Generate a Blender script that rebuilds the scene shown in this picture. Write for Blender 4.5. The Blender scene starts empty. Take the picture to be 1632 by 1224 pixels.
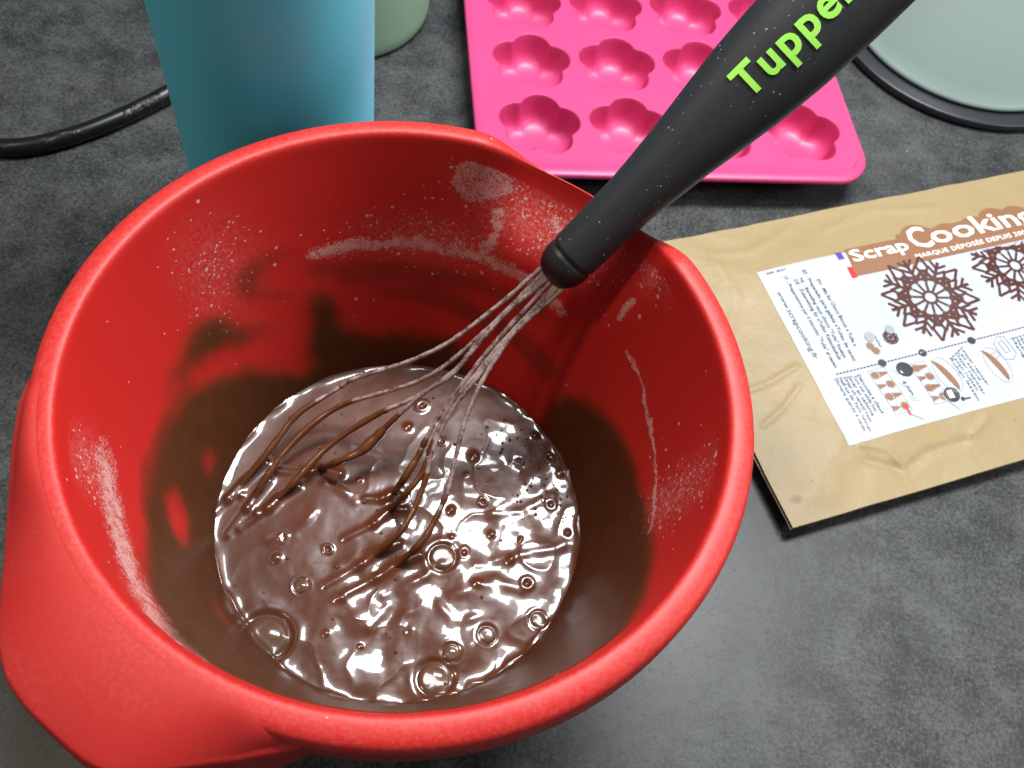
import bpy, bmesh, math, random
import numpy as np
from mathutils import Vector, Matrix

random.seed(7)
rng = np.random.default_rng(7)
C = bpy.context.scene.collection
scene = bpy.context.scene

# ------------------------------------------------------------------ camera
PITCH, ROLL, CAM_H = 1.01516, 0.22188, 0.38116
fwd = Vector((0, math.cos(PITCH), -math.sin(PITCH)))
rgt0 = Vector((1, 0, 0))
up0 = rgt0.cross(fwd)
rgt = rgt0 * math.cos(ROLL) + up0 * math.sin(ROLL)
upv = -rgt0 * math.sin(ROLL) + up0 * math.cos(ROLL)
cam_data = bpy.data.cameras.new('camera')
cam = bpy.data.objects.new('camera', cam_data)
C.objects.link(cam)
M = Matrix((rgt, upv, -fwd)).transposed().to_4x4()
M.translation = Vector((0, 0, CAM_H))
cam.matrix_world = M
cam_data.sensor_fit = 'HORIZONTAL'
cam_data.sensor_width = 36
cam_data.lens = 36 * 1504.53 / 1632
cam_data.clip_start = 0.01
cam_data.clip_end = 50
cam_data.dof.use_dof = True
cam_data.dof.focus_distance = 0.30
cam_data.dof.aperture_fstop = 26
scene.camera = cam

# ------------------------------------------------------------------ light
world = bpy.data.worlds.new('World')
scene.world = world
world.use_nodes = True
bg = world.node_tree.nodes['Background']
bg.inputs[0].default_value = (0.80, 0.90, 1.0, 1)
bg.inputs[1].default_value = 0.13


def lamp(name, loc, target, sx, sy, power, color, spin=0.0):
    d = bpy.data.lights.new(name, 'AREA')
    d.shape = 'RECTANGLE'
    d.size, d.size_y = sx, sy
    d.energy, d.color = power, color
    o = bpy.data.objects.new(name, d)
    C.objects.link(o)
    z = (Vector(loc) - Vector(target)).normalized()
    x = Vector((math.cos(spin), math.sin(spin), 0))
    x = (x - z * x.dot(z)).normalized()
    y = z.cross(x)
    m = Matrix((x, y, z)).transposed().to_4x4()
    m.translation = Vector(loc)
    o.matrix_world = m
    return o


lamp('cupboard_lamp', (0.15, 0.52, 0.90), (0.05, 0.2, 0.0), 0.48, 0.16, 16.5, (0.97, 0.99, 1.0), 0.10)
lamp('side_lamp', (0.85, 0.25, 0.58), (-.05, 0.28, 0.05), 0.22, 0.22, 3.0, (1.0, 0.96, 0.90))
lamp('ceiling_lamp', (-0.62, -0.06, 1.25), (0.0, 0.2, 0.0), 0.14, 0.14, 5.5, (1.0, 0.84, 0.64))

scene.view_settings.view_transform = 'Standard'
scene.view_settings.look = 'None'
scene.view_settings.exposure = 0.0
scene.view_settings.gamma = 1.0
scene.view_settings.use_curve_mapping = False
scene.render.engine = 'CYCLES'

# ------------------------------------------------------------------ measured shapes
BX, BY = -0.0316, 0.1476          # axis of the bowl
BZ = 0.0252                       # level of the batter
SMEAR = [[(-148.5, 0.0354), (-171.3, 0.0263), (161.5, 0.024), (143.5, 0.0216), (122.1, 0.02), (101.9, 0.0194), (90.7, 0.0207), (93.7, 0.0311), (102.4, 0.0387), (112.5, 0.041), (122.7, 0.0513), (123.2, 0.0682), (127.9, 0.0753), (131.3, 0.0694), (132.4, 0.0534), (137.6, 0.0395), (147.8, 0.0459), (153.3, 0.0565), (162.6, 0.0627), (173.0, 0.0719), (-175.2, 0.076), (-161.3, 0.0784), (-145.4, 0.0865), (-124.8, 0.1113), (-110.0, 0.132), (-98.3, 0.1375), (-98.4, 0.0697)], [(148.3, 0.0926), (146.2, 0.0978), (141.5, 0.0998), (134.4, 0.0977), (131.6, 0.0949), (134.2, 0.0938), (138.3, 0.094), (142.3, 0.0925), (143.8, 0.0878), (140.3, 0.0822), (134.7, 0.0776), (136.9, 0.0752), (142.3, 0.0816), (147.6, 0.0872)], [(165.1, 0.0885), (161.3, 0.0924), (155.5, 0.0873), (152.4, 0.0799), (153.9, 0.0784), (146.7, 0.0697), (140.8, 0.0688), (143.6, 0.0648), (151.6, 0.0669), (159.2, 0.0721), (167.1, 0.0778), (176.1, 0.0804), (-179.6, 0.082), (173.1, 0.0855)], [(-19.6, 0.048), (12.3, 0.0262), (32.2, 0.0276), (46.2, 0.0258), (49.8, 0.0423), (45.8, 0.055), (34.4, 0.0658), (20.8, 0.0727), (7.9, 0.0776), (-6.9, 0.0908), (-19.1, 0.106), (-34.0, 0.1246), (-43.6, 0.1302), (-51.5, 0.1341), (-34.1, 0.014)], [(-120.8, 0.1188), (-108.6, 0.1375), (-99.7, 0.1375), (-91.6, 0.1375), (-83.7, 0.1375), (-75.8, 0.1375), (-66.1, 0.1375), (-57.5, 0.1375), (-46.8, 0.1375), (-36.7, 0.1278), (-9.1, 0.0543), (-54.5, -0.0623), (-102.8, 0.0404), (-130.6, 0.0461)]]
THIN = [[(134.2, 0.0872), (117.9, 0.0834), (98.2, 0.0793), (79.1, 0.0799), (62.2, 0.0824), (56.1, 0.0761), (64.2, 0.0732), (79.8, 0.0713), (97.8, 0.0715), (118.4, 0.0758), (131.6, 0.0808)], [(121.9, 0.074), (104.7, 0.0675), (86.6, 0.0656), (63.9, 0.0629), (50.1, 0.0583), (54.6, 0.0476), (73.0, 0.0539), (89.6, 0.0575), (108.3, 0.061)], [(-145.4, 0.0865), (-159.3, 0.0848), (-173.5, 0.0803), (170.5, 0.0766), (163.2, 0.0748), (161.7, 0.0687), (176.1, 0.0723), (-170.0, 0.0716), (-150.0, 0.0733)]]
CLEAN = [[(-159.6, 0.0678), (-163.8, 0.0596), (-158.3, 0.0485), (-150.4, 0.0508), (-148.3, 0.0597), (-153.6, 0.0656)], [(-177.0, 0.0462), (178.3, 0.0445), (178.7, 0.0358), (-176.7, 0.0368)], [(144.3, 0.0513), (136.3, 0.0475), (132.7, 0.0356), (138.8, 0.033), (144.0, 0.0418)], [(148.3, 0.0629), (140.7, 0.0585), (137.7, 0.0522), (145.8, 0.0547)]]
FLOUR_LINES = [([(127.2, 0.0903), (116.0, 0.0897), (103.4, 0.0898), (92.1, 0.0893), (80.3, 0.0886), (69.3, 0.0874), (62.9, 0.085)], 0.0024), ([(-155.5, 0.1082), (-148.0, 0.106), (-136.4, 0.1098), (-126.3, 0.1162), (-117.2, 0.124), (-109.1, 0.1336)], 0.0052), ([(38.0, 0.0948), (29.6, 0.0931), (22.2, 0.09), (9.5, 0.0886), (1.2, 0.0899), (-8.5, 0.0912)], 0.0009), ([(82.4, 0.1116), (82.2, 0.1039), (82.3, 0.098), (84.1, 0.0924)], 0.0017), ([(44.6, 0.1126), (45.0, 0.1069), (44.4, 0.1028)], 0.0012), ([(61.6, 0.0865), (59.0, 0.0836)], 0.0014), ([(70.6, 0.1195), (68.6, 0.1191)], 0.0015), ([(-136.6, 0.1327), (-129.6, 0.1338), (-123.1, 0.1348), (-117.7, 0.1337)], 0.0007)]
FLOUR_PATCH = [[(93.8, 0.1194), (93.1, 0.1269), (89.4, 0.1315), (84.0, 0.1329), (80.8, 0.1311), (80.8, 0.1231), (83.7, 0.1164), (87.0, 0.1126), (91.0, 0.1128)]]
SPECKS = [(72.9, 0.1165, 19.3, 0.019, 3.5), (95.6, 0.0936, 18.4, 0.0135, 0.8), (151.1, 0.1034, 10.0, 0.0255, 7.3), (-2.5, 0.1042, 6.3, 0.0333, 30.9), (-152.5, 0.1189, 6.6, 0.0117, 16.1), (43.9, 0.1282, 6.0, 0.0105, 4.9)]
BUBBLES = [(-0.0682, 0.0896, 0.0088), (-0.0118, 0.1352, 0.0055), (-0.0041, 0.0884, 0.0065), (-0.0001, 0.099, 0.0034), (0.0117, 0.1087, 0.0036), (-0.0617, 0.1114, 0.0029), (0.03, 0.1189, 0.0034)]
RINGS = [(0.0054, 0.1494, 0.0029), (-0.0127, 0.1559, 0.0031), (-0.0357, 0.2001, 0.0021), (-0.039, 0.1887, 0.0021), (-0.0234, 0.1853, 0.0023), (-0.0088, 0.1819, 0.0029), (-0.0103, 0.1728, 0.0013), (0.0224, 0.1886, 0.0029), (0.0283, 0.1828, 0.0023), (0.0096, 0.2093, 0.0021), (0.0147, 0.1978, 0.0021), (-0.0101, 0.1445, 0.0021), (0.0267, 0.1679, 0.0023), (0.0203, 0.162, 0.0023), (0.015, 0.1402, 0.0026), (0.0295, 0.1393, 0.0013), (-0.0176, 0.1035, 0.0018), (0.0023, 0.1113, 0.001), (-0.052, 0.1597, 0.0018), (-0.0522, 0.1528, 0.0016), (-0.0875, 0.1362, 0.0023), (-0.0669, 0.1514, 0.0031), (-0.0742, 0.1288, 0.0016), (-0.0829, 0.1217, 0.0034), (-0.0741, 0.1201, 0.0036), (-0.0663, 0.1206, 0.0026), (-0.0561, 0.1281, 0.0021), (-0.0378, 0.1232, 0.0031), (-0.045, 0.1099, 0.0016), (-0.0306, 0.1057, 0.0021), (-0.0335, 0.0941, 0.0018), (-0.0204, 0.0946, 0.0016), (-0.035, 0.1611, 0.0018), (0.0045, 0.1753, 0.0016), (0.0038, 0.1277, 0.0023), (0.0149, 0.1225, 0.0018), (0.0231, 0.1322, 0.0021), (-0.0077, 0.1122, 0.0018), (-0.0472, 0.0958, 0.0023), (-0.0552, 0.1063, 0.0018), (-0.0956, 0.1418, 0.0021), (-0.0762, 0.1494, 0.0023), (-0.0009, 0.1623, 0.0016), (-0.0129, 0.1238, 0.0016), (0.0173, 0.1497, 0.0023), (0.0252, 0.1489, 0.0018), (-0.0038, 0.1392, 0.0021), (0.023, 0.177, 0.0018), (0.0356, 0.1569, 0.0018)]
WIRES = [[(0.001, 0.2172, 0.1131), (-0.009, 0.2098, 0.1007), (-0.0252, 0.1996, 0.0823), (-0.0377, 0.195, 0.0709), (-0.0497, 0.1925, 0.0615), (-0.0623, 0.1902, 0.0522), (-0.0692, 0.1872, 0.0457), (-0.0822, 0.1768, 0.038), (-0.0875, 0.1661, 0.0336), (-0.0911, 0.1578, 0.0309), (-0.0968, 0.1471, 0.0258), (-0.0999, 0.1391, 0.0225)], [(0.0026, 0.2159, 0.1131), (-0.0103, 0.204, 0.0952), (-0.0254, 0.1924, 0.0762), (-0.0357, 0.1877, 0.0659), (-0.0495, 0.1849, 0.0553), (-0.065, 0.1818, 0.0443), (-0.0759, 0.1727, 0.038), (-0.0835, 0.1608, 0.0328), (-0.0875, 0.1506, 0.0299), (-0.09, 0.1429, 0.0258), (-0.0915, 0.137, 0.0225)], [(0.0043, 0.2151, 0.1136), (-0.0091, 0.2044, 0.0963), (-0.0226, 0.1897, 0.0757), (-0.0367, 0.1822, 0.0607), (-0.05, 0.1781, 0.0492), (-0.0639, 0.1682, 0.0393), (-0.0709, 0.159, 0.0347), (-0.0755, 0.1508, 0.0316), (-0.0811, 0.144, 0.0258), (-0.0839, 0.1389, 0.0225)], [(0.0033, 0.2132, 0.1115), (-0.0132, 0.2014, 0.0912), (-0.0224, 0.1891, 0.0753), (-0.0325, 0.1838, 0.0646), (-0.043, 0.1757, 0.0514), (-0.048, 0.1709, 0.0446), (-0.0529, 0.165, 0.0408), (-0.0606, 0.1603, 0.0372), (-0.069, 0.1602, 0.0258), (-0.0737, 0.1577, 0.0225)], [(0.0054, 0.2126, 0.1123), (-0.0087, 0.1979, 0.0913), (-0.0173, 0.1868, 0.0765), (-0.0248, 0.176, 0.0627), (-0.0283, 0.1681, 0.0537), (-0.0296, 0.1641, 0.0494), (-0.0336, 0.1555, 0.0423), (-0.0372, 0.1574, 0.0258), (-0.0409, 0.1537, 0.0225)], [(0.0074, 0.2112, 0.1126), (-0.0075, 0.196, 0.0904), (-0.015, 0.1866, 0.0779), (-0.0224, 0.1776, 0.0655), (-0.0252, 0.1659, 0.0536), (-0.0263, 0.1592, 0.047), (-0.031, 0.1513, 0.0413), (-0.0368, 0.1498, 0.0258), (-0.0415, 0.1422, 0.0225)], [(0.0082, 0.2106, 0.1126), (-0.0067, 0.1955, 0.0905), (-0.0139, 0.1862, 0.0781), (-0.0209, 0.1765, 0.0655), (-0.0245, 0.1649, 0.0532), (-0.0247, 0.1566, 0.0458), (-0.0264, 0.146, 0.0405), (-0.0299, 0.1366, 0.0362), (-0.0378, 0.1295, 0.0258), (-0.042, 0.1245, 0.0225)], [(0.0097, 0.2096, 0.1128), (-0.0027, 0.1997, 0.0965), (-0.0083, 0.1914, 0.0861), (-0.012, 0.1834, 0.077), (-0.0144, 0.1734, 0.0669), (-0.0149, 0.1614, 0.0561), (-0.0151, 0.1541, 0.0495), (-0.0157, 0.1503, 0.0457), (-0.0177, 0.1419, 0.0412), (-0.021, 0.1338, 0.0372), (-0.0285, 0.1278, 0.0258), (-0.0347, 0.121, 0.0225)]]
RIDGES = [[(-0.0123, 0.1318), (-0.02, 0.1221), (-0.0273, 0.1115), (-0.032, 0.1017)], [(-0.0299, 0.1411), (-0.0352, 0.1339), (-0.044, 0.1275), (-0.0491, 0.1231)], [(-0.0256, 0.1362), (-0.029, 0.1297), (-0.0355, 0.1258), (-0.0387, 0.1217)], [(-0.0301, 0.1147), (-0.0244, 0.1198), (-0.0162, 0.1269)], [(-0.079, 0.1266), (-0.0704, 0.1314), (-0.0661, 0.142)], [(-0.0897, 0.1321), (-0.0832, 0.1392), (-0.0817, 0.1424)], [(-0.0649, 0.1551), (-0.0536, 0.1522), (-0.0504, 0.1501)], [(0.0022, 0.1353), (0.0114, 0.1401), (0.0257, 0.1463), (0.0352, 0.1513)], [(-0.0047, 0.1205), (0.0043, 0.1252), (0.0107, 0.1306), (0.0211, 0.1291)], [(-0.0089, 0.117), (-0.0025, 0.1109), (0.009, 0.1148)], [(0.0027, 0.1574), (0.015, 0.1619), (0.0265, 0.1719)], [(-0.0245, 0.101), (-0.0217, 0.109), (-0.0136, 0.1159)]]

# ------------------------------------------------------------------ helpers


def tag(o, label, cat, group=None):
    o['label'] = label
    o['category'] = cat
    if group:
        o['group'] = group
    return o


def empty(name, loc, label, cat):
    o = bpy.data.objects.new(name, None)
    o.empty_display_size = 0.02
    o.location = loc
    C.objects.link(o)
    return tag(o, label, cat)


def mesh(name, verts, faces, mat, parent=None, smooth=True):
    me = bpy.data.meshes.new(name)
    me.from_pydata([tuple(v) for v in verts], [], [tuple(f) for f in faces])
    me.update()
    if smooth:
        me.polygons.foreach_set('use_smooth', np.ones(len(me.polygons), dtype=bool))
    me.materials.append(mat)
    o = bpy.data.objects.new(name, me)
    C.objects.link(o)
    if parent is not None:
        o.parent = parent
        # vertices are given in world space; a thing's base may be moved
        t = parent
        off = Vector((0, 0, 0))
        while t is not None:
            off += t.location
            t = t.parent
        o.location = -off
    return o


def grid_faces(nu, nv, closed_v=False, flip=False, base=0):
    """faces of a nu x nv vertex grid, index = i*nv + j"""
    i = np.arange(nu - 1)[:, None]
    j = np.arange(nv if closed_v else nv - 1)[None, :]
    j2 = (j + 1) % nv
    a = i * nv + j
    b = i * nv + j2
    c = (i + 1) * nv + j2
    d = (i + 1) * nv + j
    f = np.stack([a, b, c, d], -1).reshape(-1, 4) + base
    return f[:, ::-1].tolist() if flip else f.tolist()


def lathe(profile, n=96):
    pr = np.array(profile, float)
    th = np.linspace(0, 2 * np.pi, n, endpoint=False)
    v = np.stack([pr[:, None, 0] * np.cos(th), pr[:, None, 0] * np.sin(th),
                  np.repeat(pr[:, 1:2], n, 1)], -1).reshape(-1, 3)
    return v, grid_faces(len(pr), n, True)


def spline(pts, per=10):
    p = np.array(pts, float)
    q = np.vstack([2 * p[0] - p[1], p, 2 * p[-1] - p[-2]])
    out = []
    for i in range(1, len(q) - 2):
        t = np.linspace(0, 1, per, endpoint=False)[:, None]
        a, b, c_, d = q[i - 1], q[i], q[i + 1], q[i + 2]
        out.append(.5 * ((2 * b) + (c_ - a) * t + (2 * a - 5 * b + 4 * c_ - d) * t ** 2
                         + (3 * b - a - 3 * c_ + d) * t ** 3))
    out.append(p[-1:])
    return np.vstack(out)


def tube(pts, rad, n=10):
    p = np.array(pts, float)
    m = len(p)
    rad = np.broadcast_to(np.array(rad, float), (m,))
    t = np.gradient(p, axis=0)
    t /= np.linalg.norm(t, axis=1)[:, None]
    ref = np.array([0, 0, 1.0]) if abs(t[0][2]) < .9 else np.array([1.0, 0, 0])
    u = np.cross(t[0], ref)
    u /= np.linalg.norm(u)
    th = np.linspace(0, 2 * np.pi, n, endpoint=False)
    vs = []
    for i in range(m):
        u = u - t[i] * (u @ t[i])
        u /= np.linalg.norm(u)
        w = np.cross(t[i], u)
        vs.append(p[i] + rad[i] * (np.cos(th)[:, None] * u + np.sin(th)[:, None] * w))
    v = np.vstack(vs + [p[:1], p[-1:]])
    f = grid_faces(m, n, True)
    k = m * n
    for j in range(n):
        f.append((k, (j + 1) % n, j))
        f.append((k + 1, (m - 1) * n + j, (m - 1) * n + (j + 1) % n))
    return v, f


def sstep(a, b, x):
    t = np.clip((x - a) / (b - a), 0, 1)
    return t * t * (3 - 2 * t)


_lat = rng.random((256, 256))


def vnoise(x, y):
    """smooth value noise, -1..1"""
    xi, yi = np.floor(x).astype(int), np.floor(y).astype(int)
    fx, fy = x - xi, y - yi
    fx, fy = fx * fx * fx * (fx * (fx * 6 - 15) + 10), fy * fy * fy * (fy * (fy * 6 - 15) + 10)
    g = lambda i, j: _lat[(xi + i) % 256, (yi + j) % 256]
    return 2 * ((g(0, 0) * (1 - fx) + g(1, 0) * fx) * (1 - fy) + (g(0, 1) * (1 - fx) + g(1, 1) * fx) * fy) - 1


def dist_poly(px, py, line):
    """distance of points to a polyline"""
    d = np.full(px.shape, 1e9)
    for (ax, ay), (bx, by) in zip(line[:-1], line[1:]):
        vx, vy = bx - ax, by - ay
        t = np.clip(((px - ax) * vx + (py - ay) * vy) / (vx * vx + vy * vy + 1e-12), 0, 1)
        d = np.minimum(d, np.hypot(px - ax - t * vx, py - ay - t * vy))
    return d


def inside(px, py, poly):
    r = np.zeros(px.shape, bool)
    for (ax, ay), (bx, by) in zip(poly, poly[1:] + poly[:1]):
        if ay != by:
            r ^= ((ay > py) != (by > py)) & (px < (bx - ax) * (py - ay) / (by - ay) + ax)
    return r


# ------------------------------------------------------------------ materials


class NT:
    def __init__(s, name):
        s.m = bpy.data.materials.new(name)
        s.m.use_nodes = True
        s.t = s.m.node_tree
        s.b = s.t.nodes['Principled BSDF']

    def n(s, typ, **kw):
        nd = s.t.nodes.new('ShaderNode' + typ)
        for k, v in kw.items():
            if k.startswith('i_'):
                nd.inputs[k[2:].replace('_', ' ')].default_value = v
            else:
                setattr(nd, k, v)
        return nd

    def l(s, a, b):
        s.t.links.new(a, b)

    def val(s, sock, v):
        if hasattr(v, 'is_linked'):
            s.l(v, sock)
        else:
            sock.default_value = v

    def coord(s):
        return s.n('TexCoord').outputs['Object']

    def noise(s, scale, detail=3, rough=.55, vec=None):
        nd = s.n('TexNoise')
        nd.inputs['Scale'].default_value = scale
        nd.inputs['Detail'].default_value = detail
        nd.inputs['Roughness'].default_value = rough
        s.l(vec if vec is not None else s.coord(), nd.inputs['Vector'])
        return nd.outputs['Fac']

    def math(s, op, a, b=0.0, c_=0.0, clamp=False):
        nd = s.n('Math', operation=op, use_clamp=clamp)
        s.val(nd.inputs[0], a)
        s.val(nd.inputs[1], b)
        s.val(nd.inputs[2], c_)
        return nd.outputs[0]

    def ramp(s, f, a, b):
        nd = s.n('MapRange', interpolation_type='SMOOTHSTEP')
        s.val(nd.inputs[0], f)
        nd.inputs[1].default_value = a
        nd.inputs[2].default_value = b
        return nd.outputs[0]

    def mix(s, f, a, b):
        nd = s.n('Mix', data_type='RGBA')
        s.val(nd.inputs[0], f)
        for k, v in ((6, a), (7, b)):
            if hasattr(v, 'is_linked'):
                s.l(v, nd.inputs[k])
            else:
                nd.inputs[k].default_value = (*v, 1)
        return nd.outputs[2]

    def fmix(s, f, a, b):
        nd = s.n('Mix', data_type='FLOAT')
        s.val(nd.inputs[0], f)
        s.val(nd.inputs[2], a)
        s.val(nd.inputs[3], b)
        return nd.outputs[0]

    def attr(s, name):
        return s.n('Attribute', attribute_name=name).outputs['Fac']

    def bump(s, h, strength, dist, prev=None):
        nd = s.n('Bump')
        nd.inputs['Strength'].default_value = strength
        nd.inputs['Distance'].default_value = dist
        s.l(h, nd.inputs['Height'])
        if prev is not None:
            s.l(prev, nd.inputs['Normal'])
        return nd.outputs[0]

    def specks(s, scale, density, size=.35, vec=None):
        """1 inside small grains; density (0..1) says which cells hold one"""
        nd = s.n('TexVoronoi')
        nd.inputs['Scale'].default_value = scale
        s.l(vec if vec is not None else s.coord(), nd.inputs['Vector'])
        sep = s.n('SeparateColor')
        s.l(nd.outputs['Color'], sep.inputs[0])
        on = s.math('LESS_THAN', sep.outputs[0], density)
        sz = s.math('MULTIPLY', sep.outputs[1], size)
        near = s.math('LESS_THAN', nd.outputs['Distance'], sz)
        return s.math('MULTIPLY', on, near)

    def set(s, **kw):
        for k, v in kw.items():
            sock = s.b.inputs[k.replace('_', ' ')]
            if isinstance(v, tuple) and len(v) == 3 and sock.type == 'RGBA':
                v = (*v, 1)
            s.val(sock, v)
        return s


def plain(name, col, rough=.5, vary=.12, scale=60, bump=0.0, **kw):
    m = NT(name)
    f = m.noise(scale, 4)
    c1 = tuple(v * (1 - vary) for v in col)
    c2 = tuple(v * (1 + vary) for v in col)
    m.set(Base_Color=m.mix(f, c1, c2), Roughness=rough, **kw)
    if bump:
        m.set(Normal=m.bump(m.noise(scale * 12, 3), bump, .0004))
    return m.m


def mat_counter():
    m = NT('stone_laminate')
    co = m.coord()
    big = m.noise(9, 6, .62)
    mid = m.noise(45, 6, .7)
    fine = m.noise(640, 4, .8)
    warp = m.n('TexNoise')
    warp.inputs['Scale'].default_value = 22
    warp.inputs['Detail'].default_value = 6
    warp.inputs['Roughness'].default_value = .7
    warp.inputs['Distortion'].default_value = 1.4
    m.l(co, warp.inputs['Vector'])
    a = m.math('MULTIPLY', big, .45)
    a = m.math('MULTIPLY_ADD', mid, .35, a)
    a = m.math('MULTIPLY_ADD', warp.outputs['Fac'], .45, a)
    f = m.ramp(a, .42, .90)
    col = m.mix(f, (.0095, .0110, .0120), (.056, .060, .0615))
    warm = m.ramp(m.noise(14, 4), .5, .75)
    col = m.mix(m.math('MULTIPLY', warm, .45), col, (.058, .053, .044))
    g = m.ramp(m.math('MULTIPLY_ADD', m.math('SUBTRACT', mid, .5), .5, fine), .40, .66)
    col = m.mix(m.math('MULTIPLY', g, .62), col, (.105, .110, .112))
    dark = m.ramp(m.noise(330, 4, .75), .52, .66)
    col = m.mix(m.math('MULTIPLY', dark, .6), col, (.006, .0065, .0075))
    dust = m.specks(150, .022, .08)
    col = m.mix(m.math('MULTIPLY', dust, .8), col, (.55, .53, .5))
    m.set(Base_Color=col, Roughness=m.fmix(g, .38, .50), Specular_IOR_Level=.30)
    b = m.bump(m.noise(1100, 3, .6), .16, .0003)
    m.set(Normal=m.bump(m.noise(160, 4, .6), .05, .0005, b))
    return m.m


def mat_bowl():
    m = NT('red_plastic')
    rimd = m.math('MULTIPLY', m.attr('rim'), m.ramp(m.noise(800, 4, .7), .38, .72))
    smear, thin, flour, speck = m.attr('smear'), m.attr('thin'), m.attr('flour'), m.attr('speck')
    n1 = m.noise(260, 4, .6)
    n2 = m.noise(1500, 3, .6)
    n3 = m.noise(90, 4, .6)
    sm = m.math('MULTIPLY_ADD', m.math('SUBTRACT', n3, .5), .34, smear)
    sm = m.ramp(m.math('MULTIPLY_ADD', m.math('SUBTRACT', n1, .5), .22, sm), .06, .95)
    th = m.math('MULTIPLY', m.ramp(m.math('MULTIPLY_ADD', m.math('SUBTRACT', n3, .5), .5, thin), .25, .75), .62)
    brown = m.mix(n3, (.058, .0175, .0055), (.092, .030, .0100))
    red = m.mix(m.noise(40, 3), (.43, .0088, .0066), (.50, .0120, .0085))
    col = m.mix(th, red, (.12, .012, .006))
    col = m.mix(sm, col, brown)
    fl = m.math('MULTIPLY_ADD', m.math('SUBTRACT', n1, .5), 1.0, flour)
    fl = m.math('MULTIPLY_ADD', m.math('SUBTRACT', n2, .5), 2.3, fl)
    fl = m.math('MULTIPLY', m.ramp(fl, .22, .85), m.ramp(flour, .02, .2))
    g1 = m.specks(560, m.math('MULTIPLY', speck, .42), .45)
    g2 = m.specks(950, m.math('MULTIPLY', speck, .55), .50)
    grain = m.math('MAXIMUM', m.math('MAXIMUM', g1, g2), m.specks(330, m.math('MULTIPLY', speck, .05), .42))
    film = m.math('MULTIPLY', speck, m.math('MULTIPLY', m.ramp(m.noise(700, 4, .7), .35, .7), .30))
    pw = m.math('MAXIMUM', m.math('MULTIPLY', fl, .60), m.math('MULTIPLY', grain, .62))
    pw = m.math('MAXIMUM', m.math('MAXIMUM', pw, film), m.math('MULTIPLY', rimd, .07))
    pw = m.math('MULTIPLY', pw, m.math('SUBTRACT', 1.0, m.math('MULTIPLY', sm, .8)))
    col = m.mix(pw, col, (.62, .44, .41))
    rough = m.fmix(sm, m.fmix(n3, .46, .58), .48)
    rough = m.fmix(pw, rough, .9)
    m.set(Base_Color=col, Roughness=rough, Specular_IOR_Level=m.fmix(sm, .5, .14))
    m.set(Subsurface_Weight=m.math('MULTIPLY', m.math('SUBTRACT', 1.0, sm), .10), Subsurface_Radius=(1.0, .12, .05), Subsurface_Scale=.004)
    h = m.math('MULTIPLY_ADD', pw, .8, m.math('MULTIPLY', sm, .5))
    b = m.bump(h, .55, .0005)
    m.set(Normal=m.bump(m.noise(620, 2), .05, .0003, b))
    return m.m


def mat_handle_red():
    m = NT('red_plastic_grip')
    red = m.mix(m.noise(40, 3), (.40, .012, .010), (.47, .016, .012))
    spot = m.ramp(m.noise(55, 2, .4), .70, .76)
    red = m.mix(m.math('MULTIPLY', spot, .35), red, (.45, .008, .006))
    dust = m.math('MULTIPLY', m.ramp(m.noise(700, 4, .7), .40, .75), m.ramp(m.noise(28, 4, .6), .40, .70))
    red = m.mix(m.math('MULTIPLY', dust, .07), red, (.62, .44, .41))
    m.set(Base_Color=red, Roughness=m.fmix(m.noise(90, 4), .56, .66), Subsurface_Weight=.10,
          Subsurface_Radius=(1.0, .12, .05), Subsurface_Scale=.004)
    m.set(Normal=m.bump(m.noise(900, 2), .07, .0003))
    return m.m


def mat_batter(name, base, rough, coat=1.0, crough=.03):
    m = NT(name)
    f = m.noise(120, 4)
    c1 = tuple(v * .85 for v in base)
    c2 = tuple(v * 1.2 for v in base)
    m.set(Base_Color=m.mix(f, c1, c2), Roughness=rough, Specular_IOR_Level=.30, Coat_Weight=coat, Coat_Roughness=crough, Coat_IOR=1.5)
    m.set(Normal=m.bump(m.noise(420, 3), .10, .0004))
    return m.m


def mat_black(name, col=(.0155, .0180, .0215), flour=.10, rough=.52):
    m = NT(name)
    n = m.noise(500, 4, .7)
    s1 = m.specks(950, flour, .36)
    s2 = m.specks(330, flour * .25, .16)
    zone = m.ramp(m.noise(70, 3), .42, .68)
    sp = m.math('MULTIPLY', m.math('MAXIMUM', s1, s2), m.math('MULTIPLY_ADD', zone, .8, .2))
    cc = m.mix(n, tuple(v * .8 for v in col), tuple(v * 1.25 for v in col))
    cc = m.mix(m.math('MULTIPLY', sp, .6), cc, (.6, .58, .56))
    m.set(Base_Color=cc, Roughness=m.fmix(n, rough - .04, rough + .06))
    m.set(Normal=m.bump(n, .10, .0003))
    return m.m


def mat_wire():
    m = NT('floured_steel')
    n = m.noise(950, 4, .65)
    n2 = m.noise(180, 3, .6)
    f = m.ramp(m.math('MULTIPLY_ADD', n2, .7, m.math('MULTIPLY', n, .6)), .44, .86)
    m.set(Base_Color=m.mix(f, (.34, .30, .30), (.44, .335, .30)), Metallic=m.math('SUBTRACT', 1.0, f),
          Roughness=m.fmix(f, .25, .9))
    m.set(Normal=m.bump(n, .28, .0004))
    return m.m


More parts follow.
